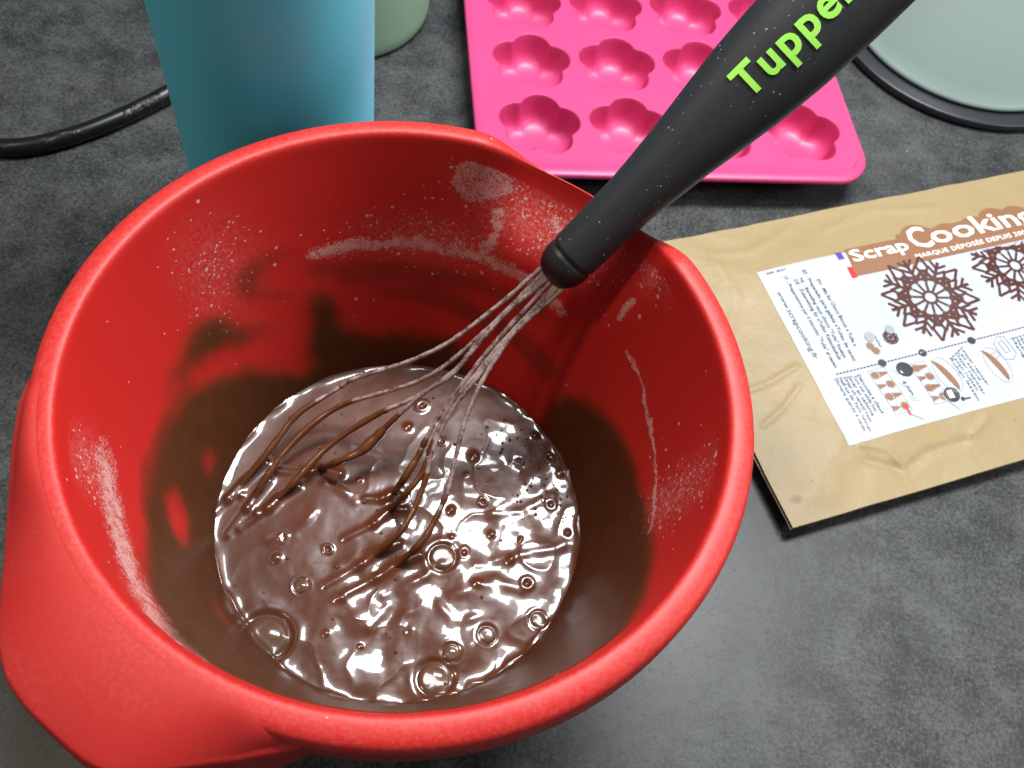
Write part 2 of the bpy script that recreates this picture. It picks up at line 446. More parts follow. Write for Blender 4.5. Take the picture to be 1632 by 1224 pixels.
def mat_kraft():
    m = NT('kraft_paper')
    co = m.coord()
    mp = m.n('Mapping')
    mp.inputs['Scale'].default_value = (1, 6, 1)
    m.l(co, mp.inputs['Vector'])
    fib = m.noise(300, 4, .7, mp.outputs[0])
    big = m.noise(18, 4)
    col = m.mix(fib, (.262, .193, .094), (.325, .250, .132))
    col = m.mix(m.math('MULTIPLY', m.ramp(big, .4, .75), .35), col, (.30, .215, .105))
    fl = m.specks(260, .04, .18)
    col = m.mix(m.math('MULTIPLY', fl, .6), col, (.16, .10, .05))
    col = m.mix(m.math('MULTIPLY', m.attr('stain'), .8), col, (.21, .105, .055))
    col = m.mix(m.math('MULTIPLY', m.attr('oil'), .42), col, (.36, .22, .06))
    m.set(Base_Color=col, Roughness=.52, Specular_IOR_Level=.45)
    b = m.bump(m.noise(45, 5, .6), .50, .0026)
    m.set(Normal=m.bump(fib, .12, .0003, b))
    return m.m


M_counter = mat_counter()
M_bowl = mat_bowl()
M_grip = mat_handle_red()
M_batter = mat_batter('chocolate_batter', (.074, .0185, .0055), .335, .9, .08)
M_coat = mat_batter('batter_film', (.098, .032, .0105), .36, .5, .14)
M_foam = mat_batter('foam_film', (.085, .030, .012), .28, 1.0, .02)
M_bubble = mat_batter('bubble_film', (.15, .075, .040), .20, 1.0, .02)
M_bubble.node_tree.nodes['Principled BSDF'].inputs['Alpha'].default_value = .42
M_black = mat_black('black_silicone')
M_collar = mat_black('black_nylon', (.010, .011, .012), .05, .42)
M_green = plain('green_print', (.36, .84, .11), .45, .06, 200)
M_wire = mat_wire()
M_pink = plain('pink_silicone', (.58, .050, .180), .42, .05, 50, .05, Subsurface_Weight=.0, Subsurface_Radius=(1.0, .25, .4), Subsurface_Scale=.004)
M_teal = plain('teal_plastic', (.105, .58, .75), .46, .05, 40, .04)
M_sage = plain('sage_plastic', (.30, .45, .32), .42, .05, 40, .03)
M_pale = plain('pale_green_plastic', (.255, .335, .315), .36, .04, 25, .02)
M_ring = plain('black_plastic', (.020, .022, .028), .38, .1, 80, .05)
M_kraft = mat_kraft()
M_label = plain('white_label', (.45, .495, .56), .30, .015, 30)
M_tan = plain('brown_print', (.235, .115, .062), .40, .05, 300)
M_choc = plain('dark_brown_print', (.075, .020, .014), .40, .2, 120)
M_white = plain('white_print', (.82, .82, .82), .40, .01, 100)
M_grey = plain('grey_print', (.022, .025, .032), .45, .06, 200)
M_lgrey = plain('pale_grey_print', (.30, .31, .33), .45, .04, 200)
M_redp = plain('red_print', (.62, .02, .03), .45, .05, 200)
M_violet = plain('violet_print', (.075, .045, .30), .45, .05, 200)

# ------------------------------------------------------------------ countertop
cv = [(-1.0, -.35, 0), (1.1, -.35, 0), (1.1, 1.25, 0), (-1.0, 1.25, 0)]
cv += [(x, y, -.04) for x, y, _ in cv]
top = mesh('countertop', cv, [(0, 1, 2, 3), (7, 6, 5, 4), (0, 4, 5, 1), (1, 5, 6, 2), (2, 6, 7, 3), (3, 7, 4, 0)], M_counter, None, False)
top['kind'] = 'structure'

# ------------------------------------------------------------------ mixing bowl


def rin(z):
    return .0728 + (z - .0252) * .2433


def spout(thdeg):
    d = np.abs((thdeg - 65 + 180) % 360 - 180)
    return 1 - sstep(9, 25.5, d)


def bowl_warp(thdeg, r, z, roll):
    """the pouring spout: rim dips and flares; roll = distance outside the inner edge"""
    b = spout(thdeg)
    g = sstep(.085, .137, z)
    r = r - roll * .86 * b
    z2 = z - .0135 * b * g
    return r + .0095 * b * sstep(.092, .140, z), z2


bowl = empty('mixing_bowl', (BX, BY, 0), 'red plastic mixing bowl with pouring spout and broad grip, streaked inside with flour and chocolate', 'bowl')

NT_ = 1080
th = np.linspace(-180, 180, NT_, endpoint=False)
zi = np.concatenate([np.linspace(.004, .1285, 215)])
prof = [(rin(z) + (.0 if z > .004 else 0), z, 0.0) for z in zi]
prof += [(rin(.1300), .1300, 0), (rin(.1330), .1330, 0), (rin(.1350), .1350, 0), (rin(.1358) + .0001, .1358, .0001), (.10015, .1364, .0002), (.1005, .1368, .0006),
         (.1011, .13705, .0012), (.1022, .1372, .0023), (.1040, .1370, .004), (.1056, .1366, .0056), (.1069, .1360, .0069),
         (.1078, .1351, .0078), (.1084, .1336, .0084), (.1086, .1315, .0086), (.1086, .1230, .0086), (.1078, .1222, .0078), (.1068, .1230, .0068),
         (.1058, .1290, .0050), (.1030, .1300, .0030), (rin(.122) + .0025, .1220, .0025)]
prof += [(rin(z) + .0025, z, .0025) for z in np.linspace(.115, .006, 24)]
prof += [(rin(.004) + .001, .0008, 0), (rin(.004) - .004, .0004, 0), (.02, .0012, 0)]
prof = np.array(prof)
R2, Z2 = bowl_warp(th[None, :], prof[:, 0:1] + 0 * th, prof[:, 1:2] + 0 * th, prof[:, 2:3] + 0 * th)

# stains on the inner wall, in (arc length, height)
ni = len(zi)
TH = np.repeat(th[None, :], ni, 0)
ZZ = np.repeat(zi[:, None], NT_, 1)
K = math.radians(1) * .088
smear = np.zeros((ni, NT_))
thin = np.zeros((ni, NT_))
flour = np.zeros((ni, NT_))
speck = np.zeros((ni, NT_))
jx = vnoise(TH * .35, ZZ * 260) * .0016 + vnoise(TH * .9 + 40, ZZ * 640) * .0007
jz = vnoise(TH * .35 + 90, ZZ * 260 + 30) * .0016 + vnoise(TH * .9 + 70, ZZ * 640 + 9) * .0007


def unwrap(poly):
    out = [poly[0]]
    for t, z in poly[1:]:
        while t - out[-1][0] > 180:
            t -= 360
        while t - out[-1][0] < -180:
            t += 360
        out.append((t, z))
    return out


def soft(poly, edge, jitter=1.0):
    p = [(t * K, z) for t, z in unwrap(poly)]
    best = np.zeros(TH.shape)
    for s in (-360, 0, 360):
        x, z = (TH + s) * K + jx * jitter, ZZ + jz * jitter
        lo, hi = min(a for a, _ in p) - .01, max(a for a, _ in p) + .01
        m = (x[0] > lo) & (x[0] < hi)
        if not m.any():
            continue
        xs, zs = x[:, m], z[:, m]
        d = dist_poly(xs, zs, p + p[:1])
        sd = np.where(inside(xs, zs, p), d, -d)
        best[:, m] = np.maximum(best[:, m], sstep(-edge, edge, sd))
    return best


def stroke(line, w, jitter=.7):
    p = [(t * K, z) for t, z in unwrap(line)]
    best = np.zeros(TH.shape)
    for s in (-360, 0, 360):
        d = dist_poly((TH + s) * K + jx * jitter, ZZ + jz * jitter, p)
        best = np.maximum(best, (1 - sstep(w * .2, w * 2.2, d)) * (.74 + .26 * vnoise(TH * .8 + 11, ZZ * 500)))
    return best


for p in SMEAR:
    smear = np.maximum(smear, soft(p, .0050))
base = 1 - sstep(.0380, .0500, ZZ + jz * 2)
base *= 1 - sstep(-24, -12, -np.abs(TH - 63)) * sstep(.0255, .0275, ZZ)
smear = np.maximum(smear, base)
for p in CLEAN:
    smear *= 1 - .9 * soft(p, .0045)
for p in THIN:
    thin = np.maximum(thin, soft(p, .0030))
for l_, w in FLOUR_LINES:
    flour = np.maximum(flour, stroke(l_, w))
for p in FLOUR_PATCH:
    flour = np.maximum(flour, .62 * soft(p, .0012, .5))
for t0, z0, dt, dz, _ in SPECKS:
    d = ((((TH - t0 + 180) % 360) - 180) / (dt * .95)) ** 2 + ((ZZ - z0) / (dz * .8)) ** 2
    speck = np.maximum(speck, np.exp(-d * 1.1) * (.55 if t0 > 140 else .9))
speck = np.maximum(speck, .012)


def blur(a, nz, nt):
    for _ in range(3):
        c_ = np.cumsum(np.pad(a, ((nz + 1, nz), (0, 0)), mode='edge'), 0)
        a = (c_[2 * nz + 1:] - c_[:-2 * nz - 1]) / (2 * nz + 1)
        c_ = np.cumsum(np.pad(a, ((0, 0), (nt + 1, nt)), mode='wrap'), 1)
        a = (c_[:, 2 * nt + 1:] - c_[:, :-2 * nt - 1]) / (2 * nt + 1)
    return a


smear = .35 * blur(smear, 3, 3) + .65 * blur(smear, 8, 8)
thin = blur(thin, 6, 7)
thick = np.clip(smear, 0, 1) * (.0005 + .00012 * vnoise(TH * .25, ZZ * 90))
R2[:ni] -= thick
bv = np.stack([BX + R2 * np.cos(np.radians(th)), BY + R2 * np.sin(np.radians(th)), Z2], -1).reshape(-1, 3)
bf = grid_faces(len(prof), NT_, True, flip=True)
body = mesh('bowl_body', bv, bf, M_bowl, bowl)
for nm, a in (('smear', smear), ('thin', thin), ('flour', flour), ('speck', speck), ('rim', speck * 0)):
    full = np.zeros(len(prof) * NT_, np.float32)
    full[:ni * NT_] = a.reshape(-1)
    if nm == 'speck':
        full[ni * NT_:] = .004
    if nm == 'rim':
        full[(ni + 4) * NT_:] = 1.0
    at = body.data.attributes.new(nm, 'FLOAT', 'POINT')
    at.data.foreach_set('value', full)
fv, ff = lathe([(rin(.004) + .001, .004), (.03, .0036), (.001, .0036)], 96)
mesh('bowl_floor', fv + np.array([BX, BY, 0]), ff, M_grip, bowl)

# broad grip opposite the spout
LUG = [(-184, .1086), (-176, .1089), (-170, .1098), (-164, .1106), (-158, .1115), (-149.2, .1142), (-139.6, .1196), (-134, .1245), (-129.5, .1292),
       (-125.5, .1322), (-121.6, .1326), (-116, .1322), (-112, .1322), (-108.5, .1308), (-104, .1240), (-100, .1185), (-95, .1140), (-90, .1112),
       (-84, .1092), (-76, .1085), (-68, .1085), (-58, .1085)]
lt = np.linspace(-184, -58, 180)
lr = np.interp(lt, [a for a, _ in LUG], [b for _, b in LUG])
kern = np.exp(-np.linspace(-2, 2, 9) ** 2)
lr = np.convolve(np.pad(lr, 4, mode='edge'), kern / kern.sum(), 'valid')
wgt = sstep(.1085, .1180, lr)
sink = 1 - sstep(-180, -160, lt) * (1 - sstep(-100, -78, lt))
lr = np.maximum(lr, .1089) - .0050 * sink
ze = .1340 - .0070 * wgt
rows = []

for t in np.linspace(0, 1, 22):
    r = .1043 + (lr - .0012 - .0008 * (1 - wgt) - .1043) * t
    z = ze + .0012 + (.13725 - ze - .0012) * (1 - t ** (1.5 + 1.8 * (1 - wgt))) - .0060 * sink
    rows.append((r, z))
ze = ze - .0060 * sink
rows.append((lr - .0005 - .0002 * (1 - wgt), ze + .0007))
rows.append((lr - .0001, ze - .0004))
rows.append((lr + .0001, ze - .0016))
rows.append((lr + .0003, ze - .003))
rows.append((lr + .0008 * wgt, ze - .012))
rows.append((lr + .0012 * wgt, ze - .020 * wgt - .008))
rows.append((lr + .0012 * wgt - .002, ze - .020 * wgt - .0085))
rows.append((lr - .0025, ze - .004))
rows.append((.1000 + 0 * lr, .1300 + 0 * lr))
gv = np.stack([np.stack([BX + r * np.cos(np.radians(lt)), BY + r * np.sin(np.radians(lt)), z], -1) for r, z in rows])
mesh('handle', gv.reshape(-1, 3), grid_faces(len(rows), len(lt), flip=True), M_grip, bowl)

# ------------------------------------------------------------------ chocolate batter
batter = empty('chocolate_batter', (BX, BY, BZ), 'glossy brown chocolate batter with bubbles and whisk ripples in the bottom of the red bowl', 'batter')
nr, na = 260, 620
rr = np.linspace(0, 1, nr) ** .8 * (rin(.0262) - .0002)
aa = np.linspace(0, 2 * np.pi, na, endpoint=False)
X = BX + rr[:, None] * np.cos(aa)
Y = BY + rr[:, None] * np.sin(aa)


def batter_h(X, Y):
    rad = np.hypot(X - BX, Y - BY)
    wob = vnoise(X * 130 + 3, Y * 130) * .0012 + vnoise(X * 45 + 33, Y * 45) * .0014
    live = sstep(-.060, .050, (X - BX) - (Y - BY) * .7)          # livelier towards the near right
    h = .00060 * vnoise(X * 48 + 7, Y * 48) * (.35 + 1.1 * live)
    h += .00038 * vnoise(X * 110 + 31, Y * 96 + 4) * (.14 + 1.15 * live)
    h += .000075 * vnoise(X * 260 + 11, Y * 240 + 8) * (.25 + 1.0 * live)
    wx, wy = X + .004 * vnoise(X * 90 + 50, Y * 90), Y + .004 * vnoise(X * 90, Y * 90 + 60)
    h += .00030 * (1 - np.abs(vnoise(wx * 75 + 17, wy * 62 + 29))) ** 3 * (.15 + live)
    h += .000012 * vnoise(X * 520 + 19, Y * 520 + 5) * (.2 + .9 * live)
    e = (rin(BZ) - rad + wob)
    h += .0011 * np.exp(-np.clip(e, 0, 1) / .0016)
    for k, (x, y, r) in enumerate(RINGS[:12] + RINGS[12::2]):
        q = .45 + .75 * ((k * 37) % 11) / 10
        ang, sq = k * 1.3, .25 * math.sin(k * 2.1)
        ddx, ddy = X - x, Y - y
        d = np.hypot(ddx * math.cos(ang) + ddy * math.sin(ang), (ddy * math.cos(ang) - ddx * math.sin(ang)) * (1 + sq))
        r = r * (.75 + .5 * ((k * 23) % 7) / 6)
        if (k * 7) % 5 < 3:
            h += .34 * r * np.exp(-(d / (r * .62)) ** 2)
            continue
        h += q * .17 * r * np.exp(-((d - r * .8) / (r * .42)) ** 2) - (.26 * q - .08) * r * np.exp(-(d / (r * .5)) ** 2)
    for (x, y, r) in BUBBLES:
        d = np.hypot(X - x, Y - y)
        h += .03 * r * np.exp(-((d - r * 1.35) / (r * .25)) ** 2) - .08 * r * np.exp(-((d - r * .98) / (r * .16)) ** 2)
    for L in RIDGES:
        d = dist_poly(X, Y, L)
        h += (.00032 + .00022 * vnoise(X * 210, Y * 210)) * np.exp(-(d / .0021) ** 2)
    for w in WIRES:
        a = np.array(w[-5:])
        d = dist_poly(X, Y, [tuple(q[:2]) for q in a[-3:]])
        h += .0011 * np.exp(-(d / .0019) ** 2)
        ex = a[-1][:2] + (a[-1][:2] - a[-3][:2]) * .9
        d = dist_poly(X, Y, [tuple(a[-1][:2]), tuple(ex)])
        h += .0006 * np.exp(-(d / .0016) ** 2)
    return BZ + h


H = batter_h(X, Y)
v = np.stack([X, Y, H], -1).reshape(-1, 3)
mesh('batter_surface', v, grid_faces(nr, na, True), M_batter, batter)
for (x, y, r) in BUBBLES:
    z0 = float(batter_h(np.array([x]), np.array([y]))[0])
    ph = np.linspace(0, np.pi / 2, 12)
    pr = [(r * math.cos(p), r * .50 * math.sin(p) - r * .14) for p in ph[:-1]] + [(r * .02, r * .50 - r * .14)]
    v, f = lathe(pr, 40)
    mesh('bubble', v + np.array([x, y, z0]), f, M_bubble, batter)
# fine bubbles, too many to tell apart
fvs, ffs = [], []
for k in range(170):
    a, q = rng.random() * 6.283, math.sqrt(rng.random()) * .071
    x, y = BX + q * math.cos(a), BY + q * math.sin(a)
    if k > 60:
        x, y = BX + .058 * math.cos(a * .12 + .25) + rng.normal() * .006, BY + .058 * math.sin(a * .12 + .25) + rng.normal() * .006
    if math.hypot(x - BX, y - BY) > .071:
        continue
    r = .0003 + .0006 * rng.random() ** 2
    pr = [(r, -r * .3), (r * .9, r * .25), (r * .55, r * .6), (r * .02, r * .72)]
    v, f = lathe(pr, 10)
    z0 = float(batter_h(np.array([x]), np.array([y]))[0])
    b0 = sum(len(q_) for q_ in fvs)
    fvs.append(v + np.array([x, y, z0]))
    ffs += [tuple(i + b0 for i in g) for g in f]
fo = mesh('foam', np.vstack(fvs), ffs, M_foam, batter)
fo['kind'] = 'stuff'

# ------------------------------------------------------------------ whisk
W0 = np.array([-.0556, .1597, .030])
WD = np.array([.5221, .4654, .7148])
WD /= np.linalg.norm(WD)
_n = np.array([0, 0, CAM_H]) - (W0 + WD * .2)
WN = _n - WD * (_n @ WD)
WN /= np.linalg.norm(WN)
WY = np.cross(WN, WD)
whisk = empty('whisk', tuple(W0), 'balloon whisk with black handle, floured steel wires dipped in the batter and green lettering', 'whisk')
HW = [(.1280, .0088), (.1287, .0093), (.14, .0095), (.155, .0098), (.165, .0106), (.18, .0122), (.195, .0143), (.21, .0162), (.225, .0173),
      (.245, .0176), (.27, .0172), (.290, .0155), (.302, .0110), (.306, .0060), (.3075, .0008)]
HT = [(.1280, .0084), (.1287, .0088), (.14, .0090), (.18, .0096), (.225, .0105), (.27, .0104), (.29, .0095), (.302, .0066), (.306, .0036), (.3075, .0005)]


def rings(ss, wf, tf, n=64, k=2.35):
    th_ = np.linspace(0, 2 * np.pi, n, endpoint=False)
    cx_, cy_ = np.cos(th_), np.sin(th_)
    ex_ = np.sign(cx_) * np.abs(cx_) ** (2 / k)
    ey_ = np.sign(cy_) * np.abs(cy_) ** (2 / k)
    v_ = [W0 + WD * s + np.outer(ex_ * wf(s), WY) + np.outer(ey_ * tf(s), WN) for s in ss]
    return np.vstack(v_), grid_faces(len(ss), n, True)


def smooth_tab(tab):
    xs = np.linspace(tab[0][0], tab[-1][0], 800)
    ys = np.interp(xs, [a for a, _ in tab], [b for _, b in tab])
    k_ = np.exp(-np.linspace(-2, 2, 41) ** 2)
    sm_ = np.convolve(np.pad(ys, 20, mode='edge'), k_ / k_.sum(), 'valid')
    w_ = sstep(.130, .136, xs) * (1 - sstep(.296, .302, xs))
    ys = ys * (1 - w_) + sm_ * w_
    return lambda s: np.interp(s, xs, ys)


wf, tf = smooth_tab(HW), smooth_tab(HT)
v, f = rings(np.concatenate([[.1278, .1281, .1284, .1287], np.linspace(.1295, .300, 90), np.linspace(.301, .3075, 14)]), wf, tf)
mesh('handle', v, f, M_black, whisk)
cw = lambda s: .0092 * math.sqrt(max(0.0004, 1 - max(0, (.1255 - s) / .0100) ** 2.3)) if s < .1272 else .0086
ct = lambda s: .0087 * math.sqrt(max(0.0004, 1 - max(0, (.1255 - s) / .0100) ** 2.3)) if s < .1272 else .0081
v, f = rings(np.concatenate([.1155 + .0117 * np.linspace(0, 1, 26) ** 1.6, [.1274, .1277, .1290]]), cw, ct)
mesh('collar', v, f, M_collar, whisk)

COAT_AT = [6, 5, 4, 4, 4, 4, 5, 7]
for wi, w in enumerate(WIRES):
    pts = [tuple(W0 + WD * .121 + (np.array(w[0]) - (W0 + WD * .117)) * .5)] + list(w)
    sp = spline(pts, 8)
    v, f = tube(sp,   .00090 + .00010 * np.array([math.sin(i * 1.7 + wi) for i in range(len(sp))]), 10)
    wire = mesh('wire', v, f, M_wire, whisk)
    ci = (COAT_AT[wi] + 1) * 8 - 3
    cp = sp[ci:]
    m_ = len(cp)
    prof_r = .00098 + .00042 * np.sin(np.linspace(.15, 2.6, m_)) + .00022 * vnoise(np.arange(m_) * .35 + wi * 9, np.arange(m_) * 0.0)
    if wi == 3:
        prof_r += .0011 * np.exp(-((np.arange(m_) - m_ * .30) / (m_ * .14)) ** 2)
    prof_r[0] = .0009
    v, f = tube(cp - np.array([0, 0, .0002]), prof_r, 10)
    mesh('batter_coating', v, f, M_coat, wire)


def fine(pts, faces, lim=.0026):
    """cut print faces small enough to follow the paper"""
    big = any(max(np.linalg.norm(pts[a] - pts[b]) for a, b in zip(g, g[1:] + g[:1])) > lim for g in map(tuple, faces))
    if not big:
        return pts, faces
    bm = bmesh.new()
    vs_ = [bm.verts.new((p[0], p[1], 0)) for p in pts]
    for g in faces:
        try:
            bm.faces.new([vs_[i] for i in g])
        except ValueError:
            pass
    bmesh.ops.triangulate(bm, faces=bm.faces[:])
    for _ in range(5):
        el = [e_ for e_ in bm.edges if e_.calc_length() > lim]
        if not el:
            break
        bmesh.ops.subdivide_edges(bm, edges=el, cuts=1)
        bmesh.ops.triangulate(bm, faces=[f_ for f_ in bm.faces if len(f_.verts) > 3])
    bm.verts.index_update()
    out = np.array([v_.co[:2] for v_ in bm.verts])
    fo_ = [tuple(v_.index for v_ in f_.verts) for f_ in bm.faces]
    bm.free()
    return out, fo_


def text_mesh(txt, size=1.0, bold=0.0, extrude=0.0, bevel=0.0, res=3, spacing=1.0):
    cu = bpy.data.curves.new('lettering', 'FONT')
    cu.body = txt
    cu.size = size
    cu.offset = bold
    cu.extrude = extrude
    cu.bevel_depth = bevel
    cu.bevel_resolution = 2 if bevel else 0
    cu.resolution_u = res
    cu.space_character = spacing
    cu.align_x = 'LEFT'
    o = bpy.data.objects.new('lettering', cu)
    C.objects.link(o)
    dg = bpy.context.evaluated_depsgraph_get()
    me = bpy.data.meshes.new_from_object(o.evaluated_get(dg))
    n_ = len(me.vertices)
    co = np.empty(n_ * 3)
    me.vertices.foreach_get('co', co)
    fs = [tuple(p.vertices) for p in me.polygons]
    bpy.data.objects.remove(o)
    bpy.data.curves.remove(cu)
    bpy.data.meshes.remove(me)
    return co.reshape(-1, 3), fs


def surf_h(s, y):
    w_, t_ = wf(s), tf(s)
    return t_ * (1 - np.clip(np.abs(y) / w_, 0, .98) ** 2.35) ** (1 / 2.35)


co, fs = text_mesh('Tupperware', 1.0, .026, 0, 0, 4, 1.13)
c2_, fs = fine(co[:, :2], fs, .10)
sc = .0100 / .70
tx = .2060 + c2_[:, 0] * sc * .92
ty = -.0034 + c2_[:, 1] * sc
hh = surf_h(tx, ty)
base_ = W0 + np.outer(tx, WD) + np.outer(ty, WY)
P = np.vstack([base_ + np.outer(hh + .00035, WN), base_ + np.outer(hh - .0004, WN)])
cnt = {}
for g in fs:
    for a_, b_ in zip(g, g[1:] + g[:1]):
        cnt[(a_, b_)] = 1
nb = len(c2_)
fs = list(fs) + [(b_, a_, a_ + nb, b_ + nb) for (a_, b_) in cnt if (b_, a_) not in cnt]
mesh('lettering', P, fs, M_green, whisk, False)

# ------------------------------------------------------------------ silicone mould
MA, MX, MY, MP, MZ = .2706, -.0163, .3904, .05023, .020
mex = np.array([math.cos(MA), math.sin(MA)])
mey = np.array([-mex[1], mex[0]])
NC, NR = 4, 4


def mloc(x, y, z):
    x, y, z = np.broadcast_arrays(np.asarray(x, float), np.asarray(y, float), np.asarray(z, float))
    return np.stack([MX + x * mex[0] + y * mey[0], MY + x * mex[1] + y * mey[1], z], -1)


mould = empty('silicone_mould', (MX, MY, 0), 'bright pink silicone baking mould with flower shaped hollows lying behind the bowl', 'baking mould')
NP = 120
pang = np.linspace(0, 2 * np.pi, NP, endpoint=False)
ro = np.zeros(NP)
for k in range(5):
    pc = math.radians(84 + 72 * k)
    a_, b_ = .0121, .0109
    dlt = pang - pc
    disc = b_ * b_ - (a_ * np.sin(dlt)) ** 2
    ro = np.maximum(ro, np.where((disc > 0) & (np.cos(dlt) > 0), a_ * np.cos(dlt) + np.sqrt(np.maximum(disc, 0)), 0))
k5 = np.array([.15, .7, 1, .7, .15])
ro = np.convolve(np.pad(ro, 2, mode='wrap'), k5 / k5.sum(), 'valid')
half = MP / 2
rs = half / np.maximum(np.abs(np.cos(pang)), np.abs(np.sin(pang)))
tv, tf_ = [], []
cells = [(i, j) for i in range(NC) for j in range(NR)]
for i, j in cells:
    b0 = sum(len(a) for a in tv)
    ringsl = []
    for t in (0, .5, 1):
        r = rs * (1 - t) + (ro + .0005) * t
        ringsl.append(mloc(i * MP + r * np.cos(pang), j * MP + r * np.sin(pang), MZ))
    tv.append(np.vstack(ringsl))
    tf_ += grid_faces(3, NP, True, base=b0)
# border with rounded corners
x0, x1, y0, y1 = -half, (NC - 1) * MP + half, -half, (NR - 1) * MP + half
X0, X1, Y0, Y1 = -.0357, .1838, -.0372, (NR - 1) * MP + .0372


def rrect(xa, xb, ya, yb, r, n=12):
    pts = []
    for cx_, cy_, a0 in ((xb - r, yb - r, 0), (xa + r, yb - r, 90), (xa + r, ya + r, 180), (xb - r, ya + r, 270)):
        for a in np.linspace(a0, a0 + 90, n):
            pts.append((cx_ + r * math.cos(math.radians(a)), cy_ + r * math.sin(math.radians(a))))
    return np.array(pts)


RC = .021
brd = []
for pts, z in ((rrect(x0, x1, y0, y1, .00001), MZ), (rrect(X0 + .006, X1 - .006, Y0 + .006, Y1 - .006, RC - .006), MZ), (rrect(X0 + .0052, X1 - .0052, Y0 + .0052, Y1 - .0052, RC - .005), MZ + .0002),
               (rrect(X0 + .0010, X1 - .0010, Y0 + .0010, Y1 - .0010, RC - .001), MZ + .0001), (rrect(X0 + .0003, X1 - .0003, Y0 + .0003, Y1 - .0003, RC), MZ - .0004),
               (rrect(X0, X1, Y0, Y1, RC), MZ - .0012), (rrect(X0, X1, Y0, Y1, RC), MZ - .0026), (rrect(X0 + .001, X1 - .001, Y0 + .001, Y1 - .001, RC), MZ - .0030),
               (rrect(x0, x1, y0, y1, .00001), MZ - .0030)):
    brd.append(mloc(pts[:, 0], pts[:, 1], z))
b0 = sum(len(a) for a in tv)
tv.append(np.vstack(brd))
tf_ += grid_faces(len(brd), 48, True, flip=True, base=b0)
mesh('tray', np.vstack(tv), tf_, M_pink, mould)
cav_prof = [(1.0, .0005, 0.0), (1.0, .0001, .0002), (1.0, -.0001, .0008), (.985, 0, .004), (.97, 0, .008), (.945, 0, .0118), (.90, 0, .0146), (.82, 0, .0167), (.69, 0, .0181), (.47, 0, .0187), (.2, 0, .0188), (.02, 0, .0188)]
cav_me = None
for i, j in cells:
    if cav_me is None:
        vs = []
        for sc_, off, dz in cav_prof:
            soft_ = 1 - sstep(.55, 1.0, np.array(sc_))
            mean = ro.mean()
            r = (ro * (1 - soft_ * .6) + mean * soft_ * .6) * sc_ + off
            vs.append(np.stack([r * np.cos(pang), r * np.sin(pang), np.full(NP, MZ - dz)], -1))
        o = mesh('cavity', np.vstack(vs), grid_faces(len(cav_prof), NP, True), M_pink)
        cav_me = o.data
    else:
        o = bpy.data.objects.new('cavity', cav_me)
        C.objects.link(o)
    o.parent = mould
    o.location = (i * MP * mex[0] + j * MP * mey[0], i * MP * mex[1] + j * MP * mey[1], 0)
    o.rotation_euler = (0, 0, MA)

# ------------------------------------------------------------------ tumbler, canister, appliance
k_ = .0132
tp = [(.001, .0012), (.034, .001), (.0375, .0002), (.0392, .0006), (.0400, .0025)] + [(.04 + k_ * z, z) for z in np.linspace(.006, .218, 30)]
tp += [(.0432, .2205), (.0424, .2212), (.0416, .2205)] + [(.0380 + k_ * z, z) for z in np.linspace(.216, .012, 16)] + [(.034, .008), (.001, .0078)]
v, f = lathe(tp, 128)
tum = mesh('tumbler', v + np.array([-.1237, .2905, 0]), f, M_teal)
tag(tum, 'tall teal plastic tumbler standing behind the red bowl', 'tumbler')

jp = [(.001, .001), (.046, .0008), (.0495, .0002), (.0522, .0016), (.0533, .0042), (.0537, .008)] + [(.0537 + .01 * z, z) for z in np.linspace(.012, .11, 14)] + [(.054, .112), (.052, .1125), (.052, .108)] + [(.0515, z) for z in np.linspace(.1, .01, 6)] + [(.001, .008)]
v, f = lathe(jp, 128)
jar = mesh('canister', v + np.array([-.1528, .4753, 0]), f, M_sage)
tag(jar, 'sage green round canister half hidden behind the teal tumbler', 'canister')

KX, KY = .2395, .5790
app = empty('kitchen_appliance', (KX, KY, 0), 'pale green round kitchen appliance on a flat black base beyond the pink mould', 'appliance')
v, f = lathe([(.001, .0006), (.084, .0006), (.0872, .0010), (.0887, .0020), (.0890, .0036), (.0890, .0056), (.0887, .0062), (.0880, .0065), (.081, .0072), (.079, .0072), (.079, .0060), (.001, .0060)], 160)
mesh('base', v + np.array([KX, KY, 0]), f, M_ring, app)
v, f = lathe([(.0776, .0076), (.0785, .0080), (.0788, .0090), (.0785, .0102), (.0776, .0114)] + [(.0770 - .55 * (z - .012), z) for z in np.linspace(.0125, .09, 14)] + [(.029, .096), (.018, .0985), (.001, .099)], 160)
mesh('body', v + np.array([KX, KY, 0]), f, M_pale, app)

# ------------------------------------------------------------------ power cord
cp = [(-.20, .60, .0046), (-.197, .50, .0046), (-.195, .44, .0046), (-.203, .395, .0046), (-.2179, .3657, .0046), (-.2319, .3446, .0046), (-.2477, .3259, .0046), (-.2646, .3117, .0046), (-.281, .3046, .0046), (-.31, .300, .0046), (-.345, .310, .0046),
      (-.372, .345, .0046), (-.372, .40, .0046), (-.352, .45, .0046), (-.33, .487, .0046), (-.30, .53, .0046), (-.27, .60, .0046)]
sp = spline(cp, 14)
v, f = tube(sp, .0046, 18)


def mat_cord():
    m = NT('black_rubber')
    n = m.noise(60, 2)
    m.set(Base_Color=m.mix(n, (.004, .0045, .0055), (.006, .0065, .008)), Roughness=.33, Specular_IOR_Level=.30)
    zone = m.ramp(m.noise(55, 2), .48, .56)
    m.set(Normal=m.bump(m.math('MULTIPLY', zone, m.noise(900, 2)), .55, .0008))
    return m.m


cord = mesh('power_cord', v, f, mat_cord())
tag(cord, 'thick black rubber power cord lying on the worktop beside the teal tumbler', 'cord')

